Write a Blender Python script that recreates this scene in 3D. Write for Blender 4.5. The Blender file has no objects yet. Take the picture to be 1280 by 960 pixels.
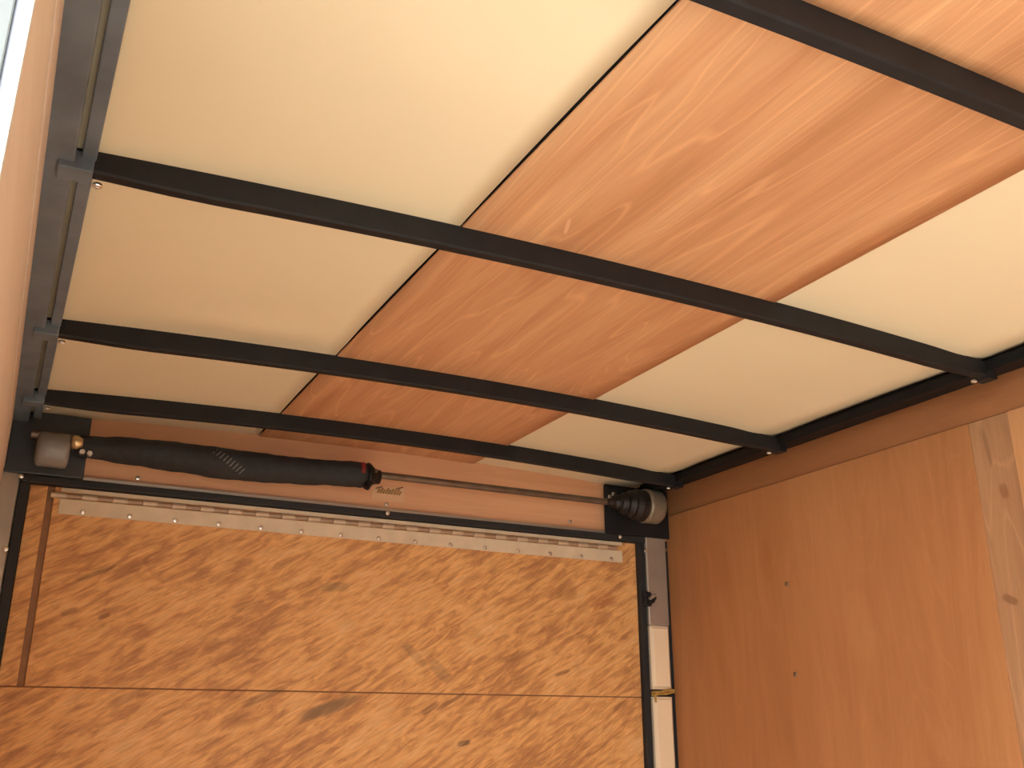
import bpy, bmesh, math, random
from mathutils import Vector, Matrix
random.seed(7)
S = bpy.context.scene
C = S.collection
PI = math.pi

# ------------------------------------------------------------------ camera, sky, sun, exposure
cam = bpy.data.cameras.new('camera'); cam.sensor_width = 36.0; cam.lens = 36.0 * 1230.03 / 1280.0
cam.clip_start = 0.005
camo = bpy.data.objects.new('camera', cam); C.objects.link(camo)
R = ((0.8888900272, -0.4581205205, -0.0003289714),
     (0.1520776302, 0.2957530378, -0.9430814042),
     (0.4321421381, 0.8382456259, 0.3325618090))     # rows: image right, image down, view direction
M = Matrix(((R[0][0], -R[1][0], -R[2][0]), (R[0][1], -R[1][1], -R[2][1]), (R[0][2], -R[1][2], -R[2][2]))).to_4x4()
M.translation = Vector((-0.85282, -2.50806, 1.16720))
camo.matrix_world = M
S.camera = camo

w = bpy.data.worlds.new('sky'); S.world = w; w.use_nodes = True
wn = w.node_tree; bg = wn.nodes['Background']
bg.inputs['Color'].default_value = (0.86, 0.94, 1.0, 1); bg.inputs['Strength'].default_value = 4.5

sun = bpy.data.lights.new('sun', 'SUN'); sun.energy = 5.2; sun.angle = math.radians(1.0); sun.color = (1.0, 0.94, 0.85)
suno = bpy.data.objects.new('sun', sun); C.objects.link(suno)
suno.rotation_euler = Vector((0.64, 0.64, -0.66)).to_track_quat('-Z', 'Y').to_euler()

pl = bpy.data.lights.new('doorway_portal', 'AREA'); pl.shape = 'RECTANGLE'; pl.size = 1.2; pl.size_y = 1.84
pl.cycles.is_portal = True
plo = bpy.data.objects.new('doorway_portal', pl); C.objects.link(plo)
plo.location = (-0.95, -2.6, 0.92)
plo.rotation_euler = (PI / 2, 0, -PI / 2)

S.view_settings.view_transform = 'Standard'; S.view_settings.look = 'None'
S.view_settings.gamma = 1.0; S.view_settings.use_curve_mapping = False
S.view_settings.exposure = 1.48
S.cycles.max_bounces = 16; S.cycles.diffuse_bounces = 10; S.cycles.glossy_bounces = 5
S.cycles.caustics_reflective = False; S.cycles.caustics_refractive = False

# ------------------------------------------------------------------ helpers
def tag(o, label=None, cat=None, group=None, kind=None):
    if label: o['label'] = label
    if cat: o['category'] = cat
    if group: o['group'] = group
    if kind: o['kind'] = kind
    return o
def empty(name, loc=(0, 0, 0)):
    o = bpy.data.objects.new(name, None); C.objects.link(o); o.location = loc; o.empty_display_size = 0.05
    return o
def obj(name, bm, mat, parent=None, loc=None, smooth=False):
    me = bpy.data.meshes.new(name)
    bmesh.ops.recalc_face_normals(bm, faces=bm.faces)
    bm.to_mesh(me); bm.free(); me.materials.append(mat)
    if smooth:
        for p in me.polygons: p.use_smooth = True
    o = bpy.data.objects.new(name, me); C.objects.link(o)
    if loc is not None: o.location = loc
    if parent is not None:
        o.parent = parent
        pl_ = Vector((0, 0, 0)); q = parent
        while q is not None: pl_ += q.location; q = q.parent
        o.location = o.location - pl_ if loc is not None else -pl_
    return o
def box(bm, x0, x1, y0, y1, z0, z1, bev=0.0):
    t = bmesh.new()
    v = [t.verts.new(p) for p in ((x0, y0, z0), (x1, y0, z0), (x1, y1, z0), (x0, y1, z0), (x0, y0, z1), (x1, y0, z1), (x1, y1, z1), (x0, y1, z1))]
    for f in ((0, 3, 2, 1), (4, 5, 6, 7), (0, 1, 5, 4), (1, 2, 6, 5), (2, 3, 7, 6), (3, 0, 4, 7)): t.faces.new([v[i] for i in f])
    if bev: bmesh.ops.bevel(t, geom=t.edges[:], offset=bev, segments=2, profile=0.5, affect='EDGES')
    join(bm, t)
    return bm
def join(bm, t):
    m = {}
    for v in t.verts: m[v] = bm.verts.new(v.co)
    for f in t.faces:
        try: bm.faces.new([m[v] for v in f.verts])
        except ValueError: pass
    t.free()
def B(*a, **k): return box(bmesh.new(), *a, **k)
def tube(bm, pts, rad, n=16, cap=True):
    pts = [Vector(p) for p in pts]
    rad = rad if isinstance(rad, (list, tuple)) else [rad] * len(pts)
    rings = []; up = Vector((0, 0, 1))
    for i, p in enumerate(pts):
        d = (pts[min(i + 1, len(pts) - 1)] - pts[max(i - 1, 0)]).normalized()
        u = up if abs(d.dot(up)) < 0.95 else Vector((0, 1, 0))
        a = d.cross(u).normalized(); b = a.cross(d).normalized()
        rings.append([bm.verts.new(p + rad[i] * (math.cos(2 * PI * k / n) * a + math.sin(2 * PI * k / n) * b)) for k in range(n)])
    for r0, r1 in zip(rings, rings[1:]):
        for k in range(n): bm.faces.new((r0[k], r0[(k + 1) % n], r1[(k + 1) % n], r1[k]))
    if cap: bm.faces.new(rings[0]); bm.faces.new(rings[-1])
    return bm
def lathe_x(prof, yc, zc, n=28, bm=None):
    # prof: list of (x, r) about an axis along x
    return tube(bm or bmesh.new(), [(x, yc, zc) for x, r in prof], [r for x, r in prof], n)

# ------------------------------------------------------------------ materials
def mat(name): 
    m = bpy.data.materials.new(name); m.use_nodes = True
    return m, m.node_tree.nodes, m.node_tree.links, m.node_tree.nodes['Principled BSDF']
def paint(name, col, rough=0.5, metal=0.0, spec=0.5, var=0.12, scale=30, bump=0.0):
    m, N, L, b = mat(name)
    b.inputs['Roughness'].default_value = rough; b.inputs['Metallic'].default_value = metal
    b.inputs['Specular IOR Level'].default_value = spec
    tc = N.new('ShaderNodeTexCoord'); no = N.new('ShaderNodeTexNoise'); no.inputs['Scale'].default_value = scale; no.inputs['Detail'].default_value = 4
    L.new(tc.outputs['Object'], no.inputs['Vector'])
    r = N.new('ShaderNodeValToRGB')
    r.color_ramp.elements[0].position = 0.3; r.color_ramp.elements[1].position = 0.7
    r.color_ramp.elements[0].color = tuple(c * (1 - var) for c in col) + (1,); r.color_ramp.elements[1].color = tuple(min(1, c * (1 + var)) for c in col) + (1,)
    L.new(no.outputs['Fac'], r.inputs['Fac']); L.new(r.outputs['Color'], b.inputs['Base Color'])
    if bump:
        bp = N.new('ShaderNodeBump'); bp.inputs['Strength'].default_value = bump; bp.inputs['Distance'].default_value = 0.002
        L.new(no.outputs['Fac'], bp.inputs['Height']); L.new(bp.outputs['Normal'], b.inputs['Normal'])
    return m
def mixc(N, L, fac, a, b, mode='MIX'):
    x = N.new('ShaderNodeMix'); x.data_type = 'RGBA'; x.blend_type = mode
    for s, v in ((x.inputs[0], fac), (x.inputs[6], a), (x.inputs[7], b)):
        if hasattr(v, 'links'): L.new(v, s)
        elif isinstance(v, tuple): s.default_value = v if len(v) == 4 else v + (1,)
        else: s.default_value = v
    return x.outputs[2]
def math_(N, L, op, a, b=None, clamp=False):
    x = N.new('ShaderNodeMath'); x.operation = op; x.use_clamp = clamp
    for s, v in ((x.inputs[0], a), (x.inputs[1], b)):
        if v is None: continue
        if hasattr(v, 'links'): L.new(v, s)
        else: s.default_value = v
    return x.outputs[0]
def ramp(N, L, fac, stops):
    r = N.new('ShaderNodeValToRGB'); e = r.color_ramp.elements
    while len(e) > len(stops): e.remove(e[-1])
    while len(e) < len(stops): e.new(0.5)
    for q, (p, c) in zip(e, stops): q.position = p; q.color = tuple(c) + (1,) if len(c) == 3 else c
    L.new(fac, r.inputs['Fac'])
    return r.outputs['Color']
def noise(N, L, vec, scale, detail=4, rough=0.55, dist=0.0):
    n = N.new('ShaderNodeTexNoise'); n.inputs['Scale'].default_value = scale; n.inputs['Detail'].default_value = detail
    n.inputs['Roughness'].default_value = rough; n.inputs['Distortion'].default_value = dist
    L.new(vec, n.inputs['Vector']); return n.outputs['Fac']
def mapping(N, L, vec, loc=(0, 0, 0), rot=(0, 0, 0), sc=(1, 1, 1)):
    m = N.new('ShaderNodeMapping'); m.inputs['Location'].default_value = loc; m.inputs['Rotation'].default_value = rot; m.inputs['Scale'].default_value = sc
    L.new(vec, m.inputs['Vector']); return m.outputs['Vector']
def ell(N, L, vec, cx, cz, ang, a, b, soft=0.35, axes=('X', 'Z')):
    # elliptical blotch mask in a plane (stain, knot or dark strand at its own place on the board)
    s = N.new('ShaderNodeSeparateXYZ'); L.new(vec, s.inputs[0])
    dx = math_(N, L, 'SUBTRACT', s.outputs[axes[0]], cx); dz = math_(N, L, 'SUBTRACT', s.outputs[axes[1]], cz)
    c, n = math.cos(ang), math.sin(ang)
    u = math_(N, L, 'ADD', math_(N, L, 'MULTIPLY', dx, c / a), math_(N, L, 'MULTIPLY', dz, n / a))
    v = math_(N, L, 'ADD', math_(N, L, 'MULTIPLY', dx, -n / b), math_(N, L, 'MULTIPLY', dz, c / b))
    d = math_(N, L, 'ADD', math_(N, L, 'POWER', math_(N, L, 'ABSOLUTE', u), 3.0), math_(N, L, 'POWER', math_(N, L, 'ABSOLUTE', v), 3.0))
    mr = N.new('ShaderNodeMapRange'); mr.interpolation_type = 'SMOOTHSTEP'
    mr.inputs['From Min'].default_value = 1.0; mr.inputs['From Max'].default_value = 1.0 - soft * 1.9
    L.new(d, mr.inputs['Value']); return mr.outputs[0]

def luan(name, c0, c1, c2, axis, knots=(), stretch=12.0, wav=0.085, seed=0.0, rough=0.55, contrast=1.0, fine=1.0):
    # plywood veneer: soft wavy grain lines running along `axis`
    m, N, L, b = mat(name)
    tc = N.new('ShaderNodeTexCoord').outputs['Object']
    sc = [1, 1, 1]; sc['xyz'.index(axis)] = 1.0 / stretch
    v = mapping(N, L, tc, loc=(seed, seed * 1.7, seed * .6), sc=tuple(sc))
    warp = noise(N, L, v, 1.7, 2)
    wv = N.new('ShaderNodeVectorMath'); wv.operation = 'ADD'
    cmb = N.new('ShaderNodeCombineXYZ')
    warp2 = noise(N, L, v, 6.5, 2)
    d = math_(N, L, 'ADD', math_(N, L, 'MULTIPLY', math_(N, L, 'SUBTRACT', warp, 0.5), wav * 7), math_(N, L, 'MULTIPLY', math_(N, L, 'SUBTRACT', warp2, 0.5), wav * 2.2))
    for q in range(3): L.new(d, cmb.inputs[q])
    L.new(v, wv.inputs[0]); L.new(cmb.outputs[0], wv.inputs[1]); v2 = wv.outputs[0]
    big = noise(N, L, v2, 4.5, 3, 0.5)
    lines = noise(N, L, v2, 19.0, 6, 0.62, 0.25)
    f = math_(N, L, 'ADD', math_(N, L, 'MULTIPLY', big, 0.42), math_(N, L, 'MULTIPLY', lines, 0.58))
    k = 0.16 / contrast
    col = ramp(N, L, f, ((0.5 - k, c0), (0.5, c1), (0.5 + k, c2)))
    v3 = mapping(N, L, tc, sc=tuple(1 if s == 1 else 0.03 for s in sc))
    pores = noise(N, L, v3, 240, 2, 0.6)
    col = mixc(N, L, 1.0, col, ramp(N, L, pores, ((0.32, (1 - .10 * fine,) * 3), (0.6, (1.0, 1.0, 1.0)))), 'MULTIPLY')
    # thin pale wavy growth lines
    v4 = mapping(N, L, v2, sc=(1, 1, 1))
    ln = noise(N, L, v4, 6.0, 1.5, 0.4, 0.0)
    t = math_(N, L, 'ABSOLUTE', math_(N, L, 'SUBTRACT', math_(N, L, 'FRACT', math_(N, L, 'MULTIPLY', ln, 18.0)), 0.5))
    thin = ramp(N, L, t, ((0.0, (1, 1, 1)), (0.09, (0, 0, 0))))
    col = mixc(N, L, math_(N, L, 'MULTIPLY', thin, 0.38 * fine), col, tuple(min(1, c * 1.22) for c in c2))
    ax = tuple(a.upper() for a in 'xyz' if a in knots[0][6]) if knots else None
    for (p, q, ang, ra, rb, kc, axs, amt) in knots:
        e = ell(N, L, tc, p, q, ang, ra, rb, 0.5, tuple(axs.upper()))
        col = mixc(N, L, math_(N, L, 'MULTIPLY', e, amt), col, kc)
    L.new(col, b.inputs['Base Color']); b.inputs['Roughness'].default_value = rough
    bp = N.new('ShaderNodeBump'); bp.inputs['Strength'].default_value = 0.15; bp.inputs['Distance'].default_value = 0.001
    L.new(lines, bp.inputs['Height']); L.new(bp.outputs['Normal'], b.inputs['Normal'])
    return m

def osb(name, ang=math.radians(31)):
    m, N, L, b = mat(name)
    tc = N.new('ShaderNodeTexCoord').outputs['Object']
    r = mapping(N, L, tc, rot=(0, ang, 0))
    v = mapping(N, L, r, sc=(0.22, 1, 1))
    big = noise(N, L, mapping(N, L, r, sc=(0.5, 1, 1)), 7.0, 3, 0.5)
    st = noise(N, L, v, 58.0, 5, 0.62, 0.6)
    f = math_(N, L, 'ADD', math_(N, L, 'MULTIPLY', big, 0.36), math_(N, L, 'MULTIPLY', st, 0.64))
    col = ramp(N, L, f, ((0.27, (0.30, 0.125, 0.045)), (0.43, (0.50, 0.235, 0.085)), (0.52, (0.7, 0.365, 0.13)), (0.68, (0.74, 0.44, 0.20))))
    fine = noise(N, L, mapping(N, L, r, sc=(0.12, 1, 1)), 170.0, 3, 0.6)
    col = mixc(N, L, 1.0, col, ramp(N, L, fine, ((0.3, (0.78, 0.76, 0.74)), (0.62, (1.08, 1.08, 1.08)))), 'MULTIPLY')
    # scattered dark strands
    vo = N.new('ShaderNodeTexVoronoi'); vo.inputs['Scale'].default_value = 13.0; vo.inputs['Randomness'].default_value = 1.0
    L.new(mapping(N, L, r, sc=(0.42, 1, 1.5)), vo.inputs['Vector'])
    sp = ramp(N, L, vo.outputs['Distance'], ((0.10, (1, 1, 1)), (0.24, (0, 0, 0))))
    sel = N.new('ShaderNodeSeparateColor'); L.new(vo.outputs['Color'], sel.inputs[0])
    pick = math_(N, L, 'GREATER_THAN', sel.outputs[0], 0.78)
    col = mixc(N, L, math_(N, L, 'MULTIPLY', math_(N, L, 'MULTIPLY', sp, pick), 0.38), col, (0.24, 0.10, 0.035))
    G = (0.17, 0.115, 0.055); BR = (0.20, 0.085, 0.03)
    flakes = [(-0.073, 1.222, .33, .088, .016, (0.21, 0.125, 0.06), .85), (0.15, 1.357, -.75, .05, .013, G, .36), (0.225, 1.318, -.72, .045, .018, G, .42),
              (-0.24, 1.246, .4, .062, .010, BR, .75), (0.20, 1.223, .55, .03, .009, BR, .8), (0.262, 1.243, .5, .05, .006, BR, .7), (0.298, 1.137, .2, .022, .008, (0.09, 0.045, 0.02), .9),
              (0.60, 1.322, .3, .03, .006, BR, .75), (-0.655, 1.516, .47, .055, .006, BR, .8), (-0.70, 1.425, .4, .022, .008, BR, .55), (-0.625, 1.419, .4, .016, .006, BR, .7),
              (-0.08, 1.520, .1, .045, .013, G, .5), (0.62, 1.548, .1, .04, .025, (0.33, 0.15, 0.05), .55), (0.74, 1.53, .4, .05, .02, (0.38, 0.13, 0.04), .6),
              (-0.30, 1.46, .3, .05, .012, BR, .4), (0.44, 1.36, .3, .05, .01, BR, .4), (-0.55, 1.24, .4, .05, .012, BR, .5), (0.79, 1.235, .5, .03, .008, BR, .5), (0.5, 1.21, .2, .03, .012, BR, .4)]
    streak = math_(N, L, 'ADD', math_(N, L, 'MULTIPLY', math_(N, L, 'SUBTRACT', st, 0.5), -1.8), 0.88, True)
    for (p, q, an, ra, rb, kc, amt) in flakes:
        col = mixc(N, L, math_(N, L, 'MULTIPLY', math_(N, L, 'MULTIPLY', ell(N, L, tc, p, q, an, ra * 1.05, rb * 1.1, 0.52), streak), amt), col, kc)
    L.new(col, b.inputs['Base Color']); b.inputs['Roughness'].default_value = 0.6
    bp = N.new('ShaderNodeBump'); bp.inputs['Strength'].default_value = 0.35; bp.inputs['Distance'].default_value = 0.002
    L.new(f, bp.inputs['Height']); L.new(bp.outputs['Normal'], b.inputs['Normal'])
    return m

LU0, LU1, LU2 = (0.46, 0.215, 0.105), (0.60, 0.315, 0.165), (0.70, 0.405, 0.225)
LU0, LU1, LU2 = (0.42, 0.185, 0.080), (0.55, 0.268, 0.124), (0.65, 0.355, 0.175)
m_ceil = luan('ceiling_plywood', LU0, LU1, LU2, 'y', knots=[(0.375, -1.62, 1.2, .035, .012, (0.36, 0.17, 0.08), 'xy', .5), (-0.16, -1.35, 1.2, .03, .004, (0.75, 0.45, 0.27), 'xy', .6)], seed=0.4)
m_ceil2 = luan('ceiling_plywood_near', tuple(c * 1.0 for c in LU0), LU1, LU2, 'y', seed=5.3)
W0, W1, W2 = (0.35, 0.140, 0.050), (0.42, 0.180, 0.067), (0.48, 0.22, 0.088)
m_wallr = luan('wall_plywood', W0, W1, W2, 'z', knots=[(-0.25, 1.62, 1.5, .10, .05, (0.34, 0.12, 0.04), 'yz', .35), (-0.45, 1.60, 1.5, .07, .02, (0.34, 0.115, 0.038), 'yz', .35), (-0.75, 1.40, 1.5, .10, .05, (0.50, 0.24, 0.095), 'yz', .35)], seed=2.2, contrast=0.7, fine=0.35, stretch=6)
m_wallr2 = luan('wall_plywood_bright', W1, (0.50, 0.24, 0.10), (0.56, 0.29, 0.13), 'z', seed=8.1, contrast=.7, fine=.35, stretch=6)
m_strip = luan('wall_plywood_strip', (0.29, 0.11, 0.04), (0.345, 0.14, 0.052), (0.39, 0.17, 0.066), 'y', seed=3.1, contrast=.7, fine=.4)
m_batten = luan('stained_wood', (0.27, 0.125, 0.055), (0.36, 0.18, 0.085), (0.44, 0.235, 0.115), 'z',
    knots=[(-1.188, 1.64, 1.4, .020, .012, (0.20, 0.075, 0.03), 'yz', .6), (-1.16, 1.42, 0.5, .022, .010, (0.17, 0.07, 0.03), 'yz', .65), (-1.165, 1.74, 1.5, .05, .006, (0.20, 0.10, 0.05), 'yz', .6)], seed=1.2)
m_left = luan('wall_plywood_left', (0.60, 0.47, 0.39), (0.68, 0.56, 0.48), (0.74, 0.63, 0.55), 'y', seed=4.2, contrast=.6, fine=.35)  # pale pink veil of lens flare put into the plywood colour
m_hdr = luan('header_plywood', (0.52, 0.26, 0.13), (0.64, 0.34, 0.18), (0.72, 0.41, 0.225), 'x', seed=6.2, contrast=.6, fine=.4)
m_floor = luan('floor_plywood', (0.50, 0.45, 0.37), (0.60, 0.55, 0.47), (0.68, 0.63, 0.55), 'y', seed=9.0)
m_core = paint('brown_board_core', (0.27, 0.14, 0.07), rough=.8)
m_front = paint('pale_front_lining', (0.74, 0.70, 0.63), rough=0.6, var=0.05)
m_osb = osb('oriented_strand_board')
m_white = paint('off_white_roof_sheet', (0.785, 0.69, 0.475), rough=0.34, var=0.03, scale=3)
m_black = paint('black_painted_steel', (0.0095, 0.009, 0.0095), rough=0.62, spec=0.3, var=0.25, scale=25)
m_brk = paint('hazed_black_steel', (0.035, 0.040, 0.043), rough=0.5)  # black steel of the left bracket, lens haze mixed into its colour
m_rail = paint('hazed_rail_paint', (0.125, 0.155, 0.185), rough=0.38, var=0.2, scale=18)  # left rail and end plates: blue-grey lens veil painted into the base colour
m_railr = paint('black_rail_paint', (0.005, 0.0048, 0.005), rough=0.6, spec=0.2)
m_skin = paint('dark_roof_skin', (0.03, 0.025, 0.02), rough=0.8)
m_gasket = paint('black_rubber_gasket', (0.012, 0.012, 0.013), rough=0.7)
m_alu = paint('dull_aluminium', (0.46, 0.42, 0.37), rough=0.42, metal=0.7, var=0.08, scale=14)
m_hinge = paint('galvanised_hinge', (0.66, 0.54, 0.38), rough=0.5, metal=0.1, var=0.10, scale=18)
m_knuckle = paint('hinge_knuckle_steel', (0.50, 0.38, 0.26), rough=0.45, metal=0.2, var=0.2, scale=30)
m_knuckle2 = paint('hinge_gap_steel', (0.34, 0.23, 0.15), rough=0.5, metal=0.2, var=0.2, scale=30)
m_zinc = paint('bright_zinc', (0.78, 0.75, 0.70), rough=0.25, metal=0.9, var=0.08)
m_brass = paint('yellow_zinc', (0.72, 0.55, 0.30), rough=0.3, metal=0.75, var=0.1)
m_cover = paint('pale_post_cover', (0.84, 0.66, 0.45), rough=0.3, var=0.04, scale=8)
m_post = paint('grey_aluminium_post', (0.42, 0.36, 0.30), rough=0.35, metal=0.55, var=0.10, scale=9)
m_drum = paint('cast_drum_metal', (0.25, 0.205, 0.145), rough=0.4, metal=0.45, var=0.2, scale=35)
m_druml = paint('grey_drum_metal', (0.26, 0.25, 0.235), rough=0.5, metal=0.3, var=0.15, scale=35)
m_drumd = paint('dark_oily_casting', (0.022, 0.016, 0.013), rough=0.5, metal=0.5, var=0.35, scale=40)
m_sleeve = paint('black_canvas', (0.017, 0.018, 0.019), rough=0.75, var=0.3, scale=60, bump=0.3)
m_mark = paint('faded_white_print', (0.22, 0.20, 0.19), rough=0.7)
m_red = paint('red_paint_mark', (0.20, 0.016, 0.015), rough=0.5, var=0.2)
m_shaft = paint('shaft_steel', (0.17, 0.125, 0.09), rough=0.35, metal=0.6, var=0.2, scale=22)
m_label = paint('pale_sticker', (0.62, 0.39, 0.23), rough=0.4, var=0.04)
m_print = paint('olive_print', (0.27, 0.15, 0.04), rough=0.5, var=0.3, scale=150)
m_print2 = paint('dark_print', (0.14, 0.07, 0.03), rough=0.5, var=0.3, scale=150)
m_cord = paint('yellow_cord', (0.40, 0.23, 0.05), rough=0.7, var=0.3, scale=120)
m_jamb = paint('white_door_frame', (0.60, 0.63, 0.64), rough=0.4, var=0.03)
m_jambo = paint('pale_green_grey_frame', (0.075, 0.084, 0.083), rough=0.5, var=0.05)
m_seal = paint('lavender_grey_seal', (0.10, 0.105, 0.128), rough=0.6, var=0.06)
m_ground = paint('pale_gravel', (0.50, 0.48, 0.44), rough=0.9, var=0.2, scale=6)

# ------------------------------------------------------------------ large structure
XM, XL, XR, HC, CR = 0.021, -0.8251, 0.8677, 1.90, 0.0232
YN = -3.6                                               # front end of the trailer, behind the camera
def zc(x): return HC - CR * (2 * (x - XM) / (XR - XL)) ** 2
YA, YB, YC, YD = -1.8944, -1.2796, -0.6589, -0.2187

tag(obj('ground', B(-30, 30, -30, 30, -0.55, -0.50), m_ground), 'pale gravel yard outside under the trailer', 'ground', kind='structure')
tag(obj('floor', B(-0.93, 1.03, YN, 0.03, -0.04, 0.0), m_floor), 'plywood trailer floor below the frame', 'floor', kind='structure')

def slab(x0, x1, y0, y1, f, th=0.003, nx=10, ny=24):
    bm = bmesh.new(); lo = []; hi = []
    for i in range(nx + 1):
        a = []; c = []
        for j in range(ny + 1):
            x = x0 + (x1 - x0) * i / nx; y = y0 + (y1 - y0) * j / ny; z = f(x, y)
            a.append(bm.verts.new((x, y, z))); c.append(bm.verts.new((x, y, z + th)))
        lo.append(a); hi.append(c)
    for i in range(nx):
        for j in range(ny):
            bm.faces.new((lo[i][j], lo[i][j + 1], lo[i + 1][j + 1], lo[i + 1][j]))
            bm.faces.new((hi[i][j], hi[i + 1][j], hi[i + 1][j + 1], hi[i][j + 1]))
    for i in range(nx):
        bm.faces.new((lo[i][0], lo[i + 1][0], hi[i + 1][0], hi[i][0])); bm.faces.new((lo[i][ny], hi[i][ny], hi[i + 1][ny], lo[i + 1][ny]))
    for j in range(ny):
        bm.faces.new((lo[0][j], hi[0][j], hi[0][j + 1], lo[0][j + 1])); bm.faces.new((lo[nx][j], lo[nx][j + 1], hi[nx][j + 1], hi[nx][j]))
    return bm

ceiling = tag(obj('ceiling', slab(-0.96, 1.03, YN, 0.06, lambda x, y: HC + 0.012 - 0.3 * CR * (2 * (x - XM) / (XR - XL)) ** 2, 0.02, 10, 4), m_skin),
              'low trailer ceiling of cream sheets with a plywood strip down the middle', 'ceiling', kind='structure')
bows_y = [YA - 0.6148, YA, YB, YC, YD]
def pillow(x, y):
    # thin sheet, fixed at every bow, loose and slightly quilted between them
    z = zc(x)
    for a, b_ in zip([YN] + bows_y, bows_y + [0.05]):
        if a <= y <= b_:
            t = (y - a) / max(1e-6, b_ - a); z += 0.004 * math.sin(PI * t) ** 0.7 if 0 < t < 1 else 0
    return z
def white_l(x, y):
    z = pillow(x, y)
    d = y - (YC - 0.085) - 0.03 * (x + 0.45)          # a shallow crease near the third bow
    z -= 0.0065 * math.exp(-(d / 0.030) ** 2) * math.exp(-((x + 0.52) / 0.17) ** 2)
    return z
def white_r(x, y):
    z = pillow(x, y) + 0.010 * max(0.0, (x - XR + 0.075) / 0.075) ** 2
    for (yc, xc, am) in ((YC - 0.16, 0.80, 0.004), (YD - 0.12, 0.80, 0.0035), (YB - 0.16, 0.80, 0.003)):
        d = (x - xc) + 0.12 * (y - yc)
        z -= am * math.exp(-(d / 0.035) ** 2) * math.exp(-((y - yc) / 0.17) ** 2)
    return z
def up(o, f): return o
JL, JR = -0.305, 0.305
for n, (x0, x1, f, m, nx) in enumerate(((XL - 0.03, JL - 0.004, white_l, m_white, 16), (JL, JR + 0.01, lambda x, y: zc(x) - 0.0005, m_ceil, 12), (JR, XR + 0.03, white_r, m_white, 16))):
    for (y0, y1) in ((YN, YA + 0.009), (YA + 0.0105, 0.03)):
        lab = ['off-white roof sheet', 'tan plywood roof strip', 'off-white roof sheet'][n]
        mm = m_ceil2 if (n == 1 and y1 < -1) else m
        ff = f if n == 1 else (lambda x, y, f=f: f(x, y) + (0.001 if x > 0 else 0))
        o = obj('plywood_panel' if n == 1 else 'roof_sheet', slab(x0, x1, y0, y1, ff, 0.003, nx * 2 if n == 2 else nx, 60), mm, ceiling, smooth=True); o['label'] = lab
        o.data.polygons.foreach_set('use_smooth', [abs(p.normal.z) > 0.5 for p in o.data.polygons])

# side walls
XWL, XWR = -0.885, 0.985
wl = tag(empty('wall_left', (XWL, -1.0, 0)), 'left plywood side wall seen edge-on beside the doorway', 'wall', kind='structure')
def skew_panel(x0, x1, y0, y1, z0, z1): return B(x0, x1, y0, y1, z0, z1, bev=0.0008)
obj('wall_panel', B(XWL - 0.012, XWL, -1.995, 0.03, 0, 1.735, bev=0.001), m_left, wl)
obj('wall_strip', B(XWL - 0.012, XWL + 0.0015, -1.995, 0.03, 1.739, 1.90, bev=0.001), m_left, wl)
obj('wall_panel', B(XWL - 0.012, XWL, YN, -3.2, 0, 1.90), m_left, wl)
obj('wall_panel', B(XWL - 0.012, XWL, -3.2, -1.995, 1.84, 1.90), m_left, wl)
obj('outer_skin', box(box(box(bmesh.new(), -0.96, -0.897, YN, -3.2, -0.05, 1.93), -0.96, -0.897, -1.996, 0.06, -0.05, 1.93), -0.96, -0.897, -3.2, -1.996, 1.84, 1.93), m_jamb, wl)

wr = tag(empty('wall_right', (XWR, -1.0, 0)), 'right plywood side wall with a stained batten and a darker top strip', 'wall', kind='structure')
p1 = obj('wall_panel', B(XWR, XWR + 0.012, -1.128, 0.0, 0, 1.8035, bev=0.001), m_wallr, wr)
o = obj('stained_batten', B(XWR + 0.001, XWR + 0.012, -1.226, -1.1285, 0, 1.8035, bev=0.001), m_batten, wr); o['label'] = 'grey-brown stained batten with knots'
o = obj('wall_panel', B(XWR - 0.001, XWR + 0.012, YN, -1.2265, 0, 1.8035, bev=0.001), m_wallr2, wr)
o = obj('wall_strip', B(XWR + 0.004, XWR + 0.012, YN, 0.0, 1.805, 1.92), m_strip, wr); o['label'] = 'darker plywood strip above the wall panels'
obj('outer_skin', B(XWR + 0.0125, XWR + 0.05, YN, 0.06, -0.05, 1.93), m_jamb, wr)
tag(obj('wall_front', B(-0.96, 1.03, YN - 0.03, YN, -0.05, 1.93), m_front), 'pale front end wall of the trailer behind the camera', 'wall', kind='structure')

# roof rails along both sides (the bows are screwed to them)
def rail(name, side):
    e = empty(name, (0, -1.8, 1.86))
    if side < 0:
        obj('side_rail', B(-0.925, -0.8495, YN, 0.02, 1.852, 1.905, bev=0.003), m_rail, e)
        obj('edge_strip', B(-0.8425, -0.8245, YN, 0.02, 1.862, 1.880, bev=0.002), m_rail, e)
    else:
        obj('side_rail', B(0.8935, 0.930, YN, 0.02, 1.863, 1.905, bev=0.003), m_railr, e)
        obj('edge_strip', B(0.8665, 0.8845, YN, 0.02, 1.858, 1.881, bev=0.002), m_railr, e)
    return e
tag(rail('trim_1', -1), 'steel roof rail, greyed by painted-in lens haze, with a slot along the left wall top', 'rail', kind='structure')
tag(rail('trim_2', 1), 'black steel roof rail along the right wall top', 'rail', kind='structure')

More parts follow.
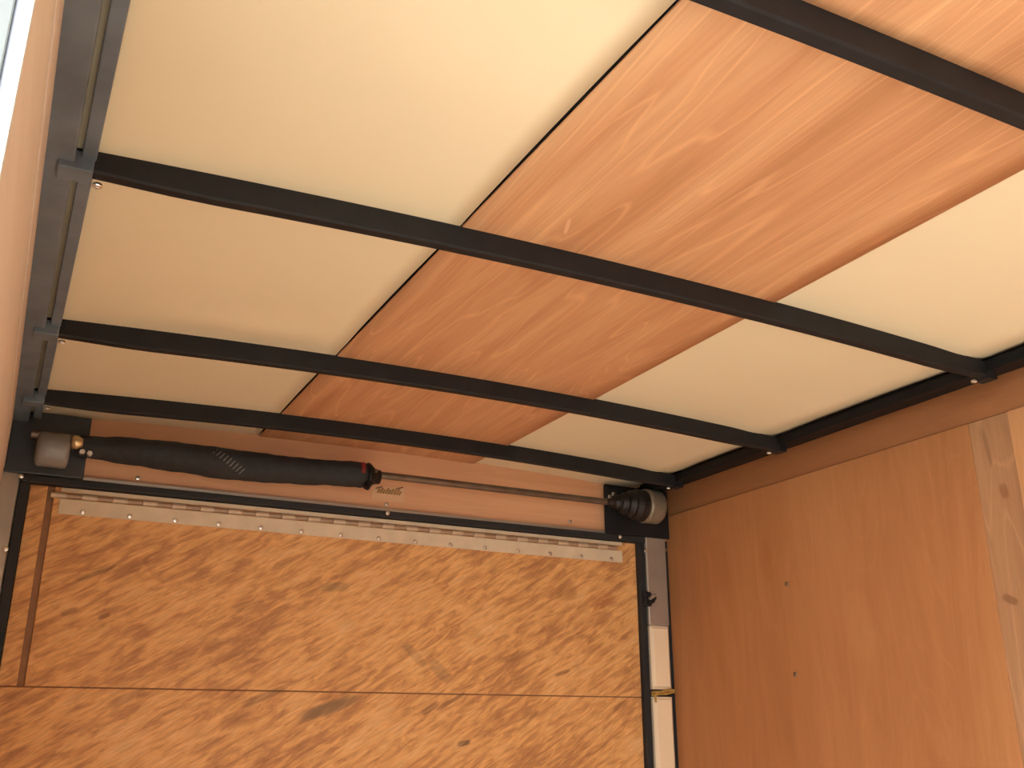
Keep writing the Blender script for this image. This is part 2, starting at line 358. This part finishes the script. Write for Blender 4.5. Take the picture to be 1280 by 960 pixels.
# rear frame: black header bar and side gaskets, posts
e = tag(empty('trim_3', (XM, 0, 1.72)), 'black rubber-edged frame around the ramp door', 'door frame', kind='structure')
obj('header_bar', B(-0.846, 0.89, -0.022, 0.02, 1.7115, 1.7285, bev=0.002), m_gasket, e)
obj('side_gasket', B(-0.846, -0.8245, -0.015, 0.02, 0, 1.7115, bev=0.002), m_gasket, e)
obj('side_gasket', B(0.867, 0.8885, -0.015, 0.02, 0, 1.7115, bev=0.002), m_gasket, e)
SCREW = None
def screw(parent, loc, axis='y', s=1.0, m=None):
    # small pan-head screw; every copy shares one mesh per axis
    global SCREW
    if SCREW is None: SCREW = {}
    key = (axis, m.name if m else '')
    if key not in SCREW:
        bm = bmesh.new()
        tube(bm, [(0, 0.002, 0), (0, -0.0012, 0), (0, -0.0024, 0), (0, -0.0030, 0)], [0.0064, 0.0064, 0.0052, 0.0022], 10)
        box(bm, -0.0035, 0.0035, -0.0034, -0.0029, -0.0006, 0.0006)
        rot = {'y': Matrix(), 'x': Matrix.Rotation(PI / 2, 3, 'Z').to_4x4(), 'z': Matrix.Rotation(PI / 2, 3, 'X').to_4x4()}[axis]
        if axis == 'x': rot = Matrix.Rotation(-PI / 2, 3, 'Z').to_4x4()      # head towards -x
        bmesh.ops.transform(bm, matrix=rot, verts=bm.verts)
        bmesh.ops.recalc_face_normals(bm, faces=bm.faces)
        me = bpy.data.meshes.new('screw'); bm.to_mesh(me); bm.free(); me.materials.append(m or m_zinc); SCREW[key] = me
    o = bpy.data.objects.new('screw', SCREW[key]); C.objects.link(o); o.parent = parent
    q = parent; off = Vector((0, 0, 0))
    while q is not None: off += q.location; q = q.parent
    o.location = Vector(loc) - off
    return o
for x, z in ((0.797, 1.7225), (-0.846, 1.7225), (0.05, 1.7225)): screw(e, (x, -0.023, z))

post_l = tag(obj('trim_4', B(-0.90, -0.8465, -0.010, 0.02, 0, 1.80, bev=0.004), m_post), 'grey metal corner post at the left of the ramp door', 'post', kind='structure')
screw(post_l, (-0.852, -0.011, 1.555))
e = tag(empty('trim_5', (0.935, 0, 0.9)), 'pale metal corner post at the right of the ramp door', 'post', kind='structure')
obj('back_channel', B(0.889, 0.9895, 0.004, 0.03, 0, 1.90), m_gasket, e)
up_ = obj('upper_post', B(0.897, 0.974, -0.010, 0.004, 1.465, 1.80, bev=0.006), m_post, e); up_['label'] = 'dull grey upper part of the post'
def cover(z0, z1):
    bm = bmesh.new(); pr = [(0.901, 0.004), (0.901, -0.006), (0.910, -0.016), (0.960, -0.016), (0.970, -0.006), (0.970, 0.004)]
    a = [bm.verts.new((x, y, z0)) for x, y in pr]; c = [bm.verts.new((x, y, z1)) for x, y in pr]
    for i in range(6): bm.faces.new((a[i], a[(i + 1) % 6], c[(i + 1) % 6], c[i]))
    bm.faces.new(a); bm.faces.new(c)
    bmesh.ops.bevel(bm, geom=[q for q in bm.edges if abs(q.verts[0].co.z - q.verts[1].co.z) < 1e-5 and abs(q.verts[0].co.y + 0.016) < 1e-5 and abs(q.verts[1].co.y + 0.016) < 1e-5], offset=0.008, segments=3, affect='EDGES')
    return bm
for z0, z1 in ((1.283, 1.465), (0.0, 1.262)):
    o = obj('post_cover', cover(z0, z1), m_cover, e); o['label'] = 'pale cream cover strip'
screw(e, (0.978, 0.0, 1.70)); screw(e, (0.8935, -0.012, 1.69))

# ------------------------------------------------------------------ the plywood header above the door
hd = tag(empty('wall_back', (XM, 0, 1.82)), 'plywood header board above the ramp door', 'wall', kind='structure')
obj('header_board', B(-0.95, 1.03, 0.0, 0.03, 1.728, 1.915), m_hdr, hd)
obj('outer_skin', B(-0.96, 1.035, 0.0455, 0.062, -0.05, 1.93), m_skin, hd)
o = obj('bottom_angle', B(-0.715, 0.764, -0.012, -0.0005, 1.729, 1.7385, bev=0.001), m_alu, hd); o['label'] = 'thin pale metal angle'
for x, z in ((-0.591, 1.751), (0.054, 1.751), (0.634, 1.757)): screw(hd, (x, -0.001, z))
st = obj('sticker', B(0.010, 0.106, -0.0016, -0.0002, 1.761, 1.800, bev=0.0005), m_label, hd); st['label'] = 'pale label with a worn olive logo, unreadable'
bm = bmesh.new()
for i in range(9):
    x0 = 0.023 + 0.0078 * i; hgt = (0.013, 0.016, 0.012, 0.017, 0.013, 0.016, 0.013, 0.017, 0.011)[i]
    t = B(x0, x0 + 0.0062, -0.0022, -0.0015, 1.780, 1.780 + hgt)
    for v in t.verts: v.co.x += (v.co.z - 1.780) * 0.5
    join(bm, t)
obj('printed_logo', bm, m_print, st)
bm = bmesh.new()
for x0, x1, z in ((0.020, 0.040, 1.790), (0.078, 0.100, 1.794)):
    t = B(x0, x1, -0.0026, -0.0018, z, z + 0.0035)
    for v in t.verts: v.co.z += (v.co.x - x0) * 0.35
    join(bm, t)
obj('printed_stroke', bm, m_print2, st)

# ------------------------------------------------------------------ ramp door
dr = tag(empty('door_1', (XM, 0, 0)), 'closed ramp door of orange-brown strand board with a long hinge', 'door', kind='structure')
obj('door_core', B(-0.845, 0.888, 0.0205, 0.045, 0.0, 1.73), m_skin, dr)
obj('lower_board', B(-0.8235, 0.8660, 0.0005, 0.02, 0.02, 1.2585, bev=0.0015), m_osb, dr)
obj('upper_board', B(-0.770, 0.8660, 0.0, 0.02, 1.2615, 1.7105, bev=0.0015), m_osb, dr)
obj('side_board', B(-0.8235, -0.7855, -0.0005, 0.02, 1.2615, 1.7105, bev=0.0015), m_osb, dr)
o = obj('side_groove', B(-0.7855, -0.770, 0.006, 0.02, 1.2615, 1.7105), m_core, dr); o['label'] = 'narrow brown recess'
obj('seam_core', B(-0.8235, 0.866, 0.004, 0.02, 1.2585, 1.2615), m_core, dr)
hg = obj('hinge', box(box(bmesh.new(), -0.757, 0.815, -0.004, -0.0003, 1.6475, 1.683, bev=0.0008), -0.757, 0.815, -0.0035, -0.0003, 1.6995, 1.7095, bev=0.0006), m_hinge, dr)
hg['label'] = 'long grey-beige strip hinge across the door top'
NK = 46
KM = [None, None]
for i in range(NK):
    wk = (0.815 + 0.757) / NK
    q = i % 2
    if KM[q] is None:
        t = lathe_x([(0.0006, 0.0072 - 0.0012 * q), (wk - 0.0006, 0.0072 - 0.0012 * q)], 0, 0, 10)
        bmesh.ops.recalc_face_normals(t, faces=t.faces)
        me = bpy.data.meshes.new('knuckle'); t.to_mesh(me); t.free(); me.materials.append((m_knuckle, m_knuckle2)[q]); KM[q] = me
    o = bpy.data.objects.new('knuckle', KM[q]); C.objects.link(o); o.parent = hg
    o.location = (-0.757 + wk * i - XM, -0.004, 1.6905)
for i in range(15): screw(hg, (-0.704 + 0.10557 * i, -0.0042, 1.6555))

# side doorway the camera stands in: its near-white frame, layer by layer through the wall
e = tag(empty('door_2', (-0.9, -2.0, 0)), 'white framed side doorway at the far left edge', 'door', kind='structure')
o = obj('inner_frame', B(-0.8888, -0.8838, -2.004, -1.9955, 0, 1.84, bev=0.001), m_jamb, e)
o = obj('door_seal', B(-0.8925, -0.8890, -2.0015, -1.9955, 0, 1.84), m_seal, e)
o = obj('outer_frame', B(-0.965, -0.8927, -2.003, -1.9955, 0, 1.84, bev=0.001), m_jambo, e)
o = obj('near_frame', B(-0.965, -0.8838, -3.204, -3.1985, 0, 1.84, bev=0.001), m_jamb, e)
o = obj('head_frame', B(-0.965, -0.8838, -3.1985, -2.004, 1.835, 1.843, bev=0.001), m_jamb, e)

# ------------------------------------------------------------------ roof bows
def make_bow(y, dep=0.039, wid=0.022):
    e = empty('roof_bow', (XM, y, zc(XM)))
    bm = bmesh.new(); n = 28; x0, x1 = -0.852, 0.896; rows = []
    for i in range(n + 1):
        x = x0 + (x1 - x0) * i / n; z = zc(x) + 0.002
        taper = 1.0 - 0.22 * max(0, (abs(x - XM) - 0.72) / 0.16)
        d = dep * taper
        pr = [(0, z), (0, z - d + 0.003), (0.003, z - d), (wid - 0.003, z - d), (wid, z - d + 0.003), (wid, z)]
        rows.append([bm.verts.new((x, y + py, pz)) for py, pz in pr])
    for a, b_ in zip(rows, rows[1:]):
        for k in range(6): bm.faces.new((a[k], a[(k + 1) % 6], b_[(k + 1) % 6], b_[k]))
    bm.faces.new(rows[0]); bm.faces.new(rows[-1])
    obj('bow_bar', bm, m_black, e)
    for sx in (-1, 1):
        xa, xb = (-0.868, -0.826) if sx < 0 else (0.868, 0.8935)
        zt = zc(XL)
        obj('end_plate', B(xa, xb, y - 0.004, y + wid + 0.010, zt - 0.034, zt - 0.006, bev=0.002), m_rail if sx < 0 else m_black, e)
        screw(e, ((-0.818 if sx < 0 else 0.862), y + wid + 0.006, zt - 0.0335), 'z')
    return e
LB = ['black steel roof bow nearest the camera, crossing the top right corner', 'black steel roof bow second from the camera, crossing the middle of the ceiling',
      'black steel roof bow third from the camera, second from the ramp door', 'black steel roof bow nearest the ramp door, just above the spring shaft']
for y, l in zip((YA, YB, YC, YD), LB): tag(make_bow(y), l, 'roof bow', 'roof bows across the ceiling')

# ------------------------------------------------------------------ counterbalance spring on the header
YS = -0.075
sp = tag(empty('door_spring', (0.0, YS, 1.81)), 'door counterbalance spring in a black canvas sleeve on a steel shaft', 'spring')
pts = []; rad = []
prof = [(-0.745, 1.797, .020), (-0.735, 1.796, .0255), (-0.70, 1.796, .027), (-0.62, 1.797, .033), (-0.50, 1.796, .0365), (-0.40, 1.793, .0385), (-0.30, 1.794, .0365), (-0.20, 1.797, .034), (-0.12, 1.802, .033), (-0.06, 1.805, .0335), (-0.045, 1.805, .0345), (-0.036, 1.805, .031)]
def interp(x, k):
    for a, b_ in zip(prof, prof[1:]):
        if a[0] <= x <= b_[0]:
            t = (x - a[0]) / (b_[0] - a[0]); t = t * t * (3 - 2 * t); return a[k] + (b_[k] - a[k]) * t
    return prof[-1][k]
for i in range(91):
    x = prof[0][0] + (prof[-1][0] - prof[0][0]) * i / 90
    pts.append((x, YS, interp(x, 1))); rad.append(interp(x, 2) + 0.0006 * math.sin(x * 55) + 0.0004 * math.sin(x * 141))
slv = obj('canvas_sleeve', tube(bmesh.new(), pts, rad, 24), m_sleeve, sp, smooth=True); slv['label'] = 'sagging black canvas sleeve'
# worn white printed ticks running slantwise round the sleeve
bm = bmesh.new()
for i in range(9):
    x = -0.432 + 0.0085 * i; th = math.radians(122 - 8.5 * i)     # angle round the sleeve seen from the camera side
    rr = interp(x, 2) + 0.0009; zz = interp(x, 1)
    for k in range(1):
        cy, cz = YS - rr * math.sin(th), zz + rr * math.cos(PI - th) * -1 
        t = B(x - 0.0014, x + 0.0014, -0.0008, 0.0008, -0.0075, 0.0075)
        for v in t.verts: v.co.x += v.co.z * 0.75 if abs(v.co.z) > 0 else 0
        ang = -(PI / 2 - th)
        for v in t.verts:
            p = Vector((v.co.x, v.co.y, v.co.z)); dx = p.x - x
            v.co = Vector((x + dx, YS - (rr - p.y * 0.5) * math.sin(th + p.z / rr), zz - (rr) * math.cos(th + p.z / rr)))
        join(bm, t)
obj('printed_ticks', bm, m_mark, slv)
# winding cone at the free end
wc = obj('winding_cone', lathe_x([(-0.037, .030), (-0.034, .034), (-0.028, .035), (-0.022, .030), (-0.012, .022), (-0.004, .019), (0.004, .019)], YS, 1.805, 24), m_drumd, sp, smooth=False); wc['label'] = 'dark cast winding cone'
t = bmesh.new()
for k in range(4):
    a0 = -0.25 + 0.22 * k; a1 = a0 + 0.22
    for (xa, xb) in ((-0.057, -0.047),):
        vs = [t.verts.new((xx, YS - r_ * math.cos(a_), 1.811 + r_ * math.sin(a_))) for r_ in (0.030, 0.0362) for (xx, a_) in ((xa, a0), (xb, a0), (xb, a1), (xa, a1))]
        for f in ((0, 1, 2, 3), (4, 5, 6, 7), (0, 1, 5, 4), (1, 2, 6, 5), (2, 3, 7, 6), (3, 0, 4, 7)): t.faces.new([vs[i] for i in f])
o = obj('red_mark', t, m_red, slv); o['label'] = 'red paint band'
o = obj('set_bolt', tube(bmesh.new(), [(-0.030, YS - 0.020, 1.783), (-0.040, YS - 0.024, 1.766)], [0.0095, 0.0095], 6), m_drumd, sp)
o = obj('set_bolt', tube(bmesh.new(), [(-0.024, YS - 0.030, 1.812), (-0.020, YS - 0.044, 1.810)], [0.005, 0.005], 6), m_shaft, sp)
obj('shaft', lathe_x([(-0.84, .0098), (0.93, .0098)], YS, 1.811, 18), m_shaft, sp, smooth=False)
for p in sp.children[-1].data.polygons: p.use_smooth = abs(p.normal.x) < 0.5
# right end: bearing bracket, grooved cone, pale drum
def bracket(x0, x1):
    bm = box(bmesh.new(), x0, x1, -0.024, -0.0125, 1.7300, 1.880, bev=0.003)
    return bm
o = obj('bracket_plate', bracket(0.748, 0.980), m_black, sp); o['label'] = 'black bracket plate at the right end'
o = obj('bracket_plate', bracket(-0.884, -0.714), m_brk, sp); o['label'] = 'black bracket plate at the left end'
cone = obj('spring_cone', lathe_x([(0.716, .0105), (0.735, .013), (0.738, .017), (0.744, .016), (0.752, .021), (0.757, .026), (0.764, .025), (0.772, .030), (0.778, .035), (0.786, .034), (0.794, .039), (0.800, .043), (0.808, .042), (0.818, .046), (0.824, .048), (0.846, .048)], YS, 1.812, 28), m_drumd, sp, smooth=False)
cone['label'] = 'dark ribbed cone'
dm = obj('cable_drum', lathe_x([(0.8462, .040), (0.849, .050), (0.854, .0535), (0.861, .052), (0.880, .0515), (0.893, .052), (0.899, .0515), (0.905, .047), (0.908, .036)], YS, 1.812, 36), m_drum, sp, smooth=True)
dm['label'] = 'pale metal drum at the right end'
dm = obj('cable_drum', lathe_x([(-0.826, .026), (-0.823, .036), (-0.818, .040), (-0.800, .0395), (-0.780, .0395), (-0.764, .040), (-0.758, .038), (-0.755, .028)], YS, 1.778, 32), m_druml, sp, smooth=True)
dm['label'] = 'grey drum at the left end'
o = obj('brass_fitting', lathe_x([(-0.7555, .010), (-0.752, .015), (-0.742, .016), (-0.734, .012), (-0.730, .010)], YS - 0.022, 1.797, 14), m_brass, sp, smooth=True); o['label'] = 'yellowish fitting beside the left drum'
for x, z in ((-0.729, 1.7755), (-0.713, 1.7735)):
    o = obj('bolt', tube(bmesh.new(), [(x, YS - 0.020, z), (x, YS - 0.030, z)], [0.0075, 0.0065], 6), m_zinc, sp)
for x, z in ((0.762, 1.842), (0.776, 1.852)): screw(sp, (x, -0.025, z + 0.0))

# ------------------------------------------------------------------ small things on the right post
lt = tag(empty('door_latch', (0.884, -0.015, 1.545)), 'small black latch with a steel pin on the right door gasket', 'latch')
o = obj('latch_body', B(0.872, 0.897, -0.032, -0.0165, 1.520, 1.562, bev=0.004), m_black, lt)
o = obj('latch_hook', tube(bmesh.new(), [(0.884, -0.030, 1.531), (0.898, -0.032, 1.535), (0.908, -0.030, 1.545), (0.912, -0.022, 1.556)], [0.008, 0.007, 0.006, 0.004], 10), m_black, lt)
o = obj('latch_pin', tube(bmesh.new(), [(0.884, -0.037, 1.541), (0.902, -0.037, 1.551)], [0.0055, 0.0055], 10), m_alu, lt)
co = tag(empty('cord', (0.935, -0.018, 1.273)), 'short yellow-brown cord tied round the pale post', 'cord')
for dz, r_ in ((0.0, .0040), (0.0068, .0034)):
    ps = []
    for i in range(25):
        t_ = i / 24; x = 0.898 + 0.078 * t_; y = -0.0205 if 0.12 < t_ < 0.88 else -0.0205 + 0.12 * (0.12 - min(t_, 1 - t_))
        ps.append((x, y, 1.2665 + dz + 0.010 * t_ + 0.0012 * math.sin(9 * t_ + dz * 300)))
    obj('cord_strand', tube(bmesh.new(), ps, r_, 8), m_cord, co)
obj('cord_tail', tube(bmesh.new(), [(0.902, -0.020, 1.268), (0.900, -0.021, 1.256), (0.903, -0.019, 1.246)], [.0036, .0032, .0024], 8), m_cord, co)

# wall screws on the stud line of the big right panel
m_dark_screw = paint('dull_wall_screw', (0.20, 0.13, 0.08), rough=0.5, metal=0.5)
for z in (1.531, 1.303): screw(p1, (XWR - 0.0005, -0.518, z), 'x', m=m_dark_screw)
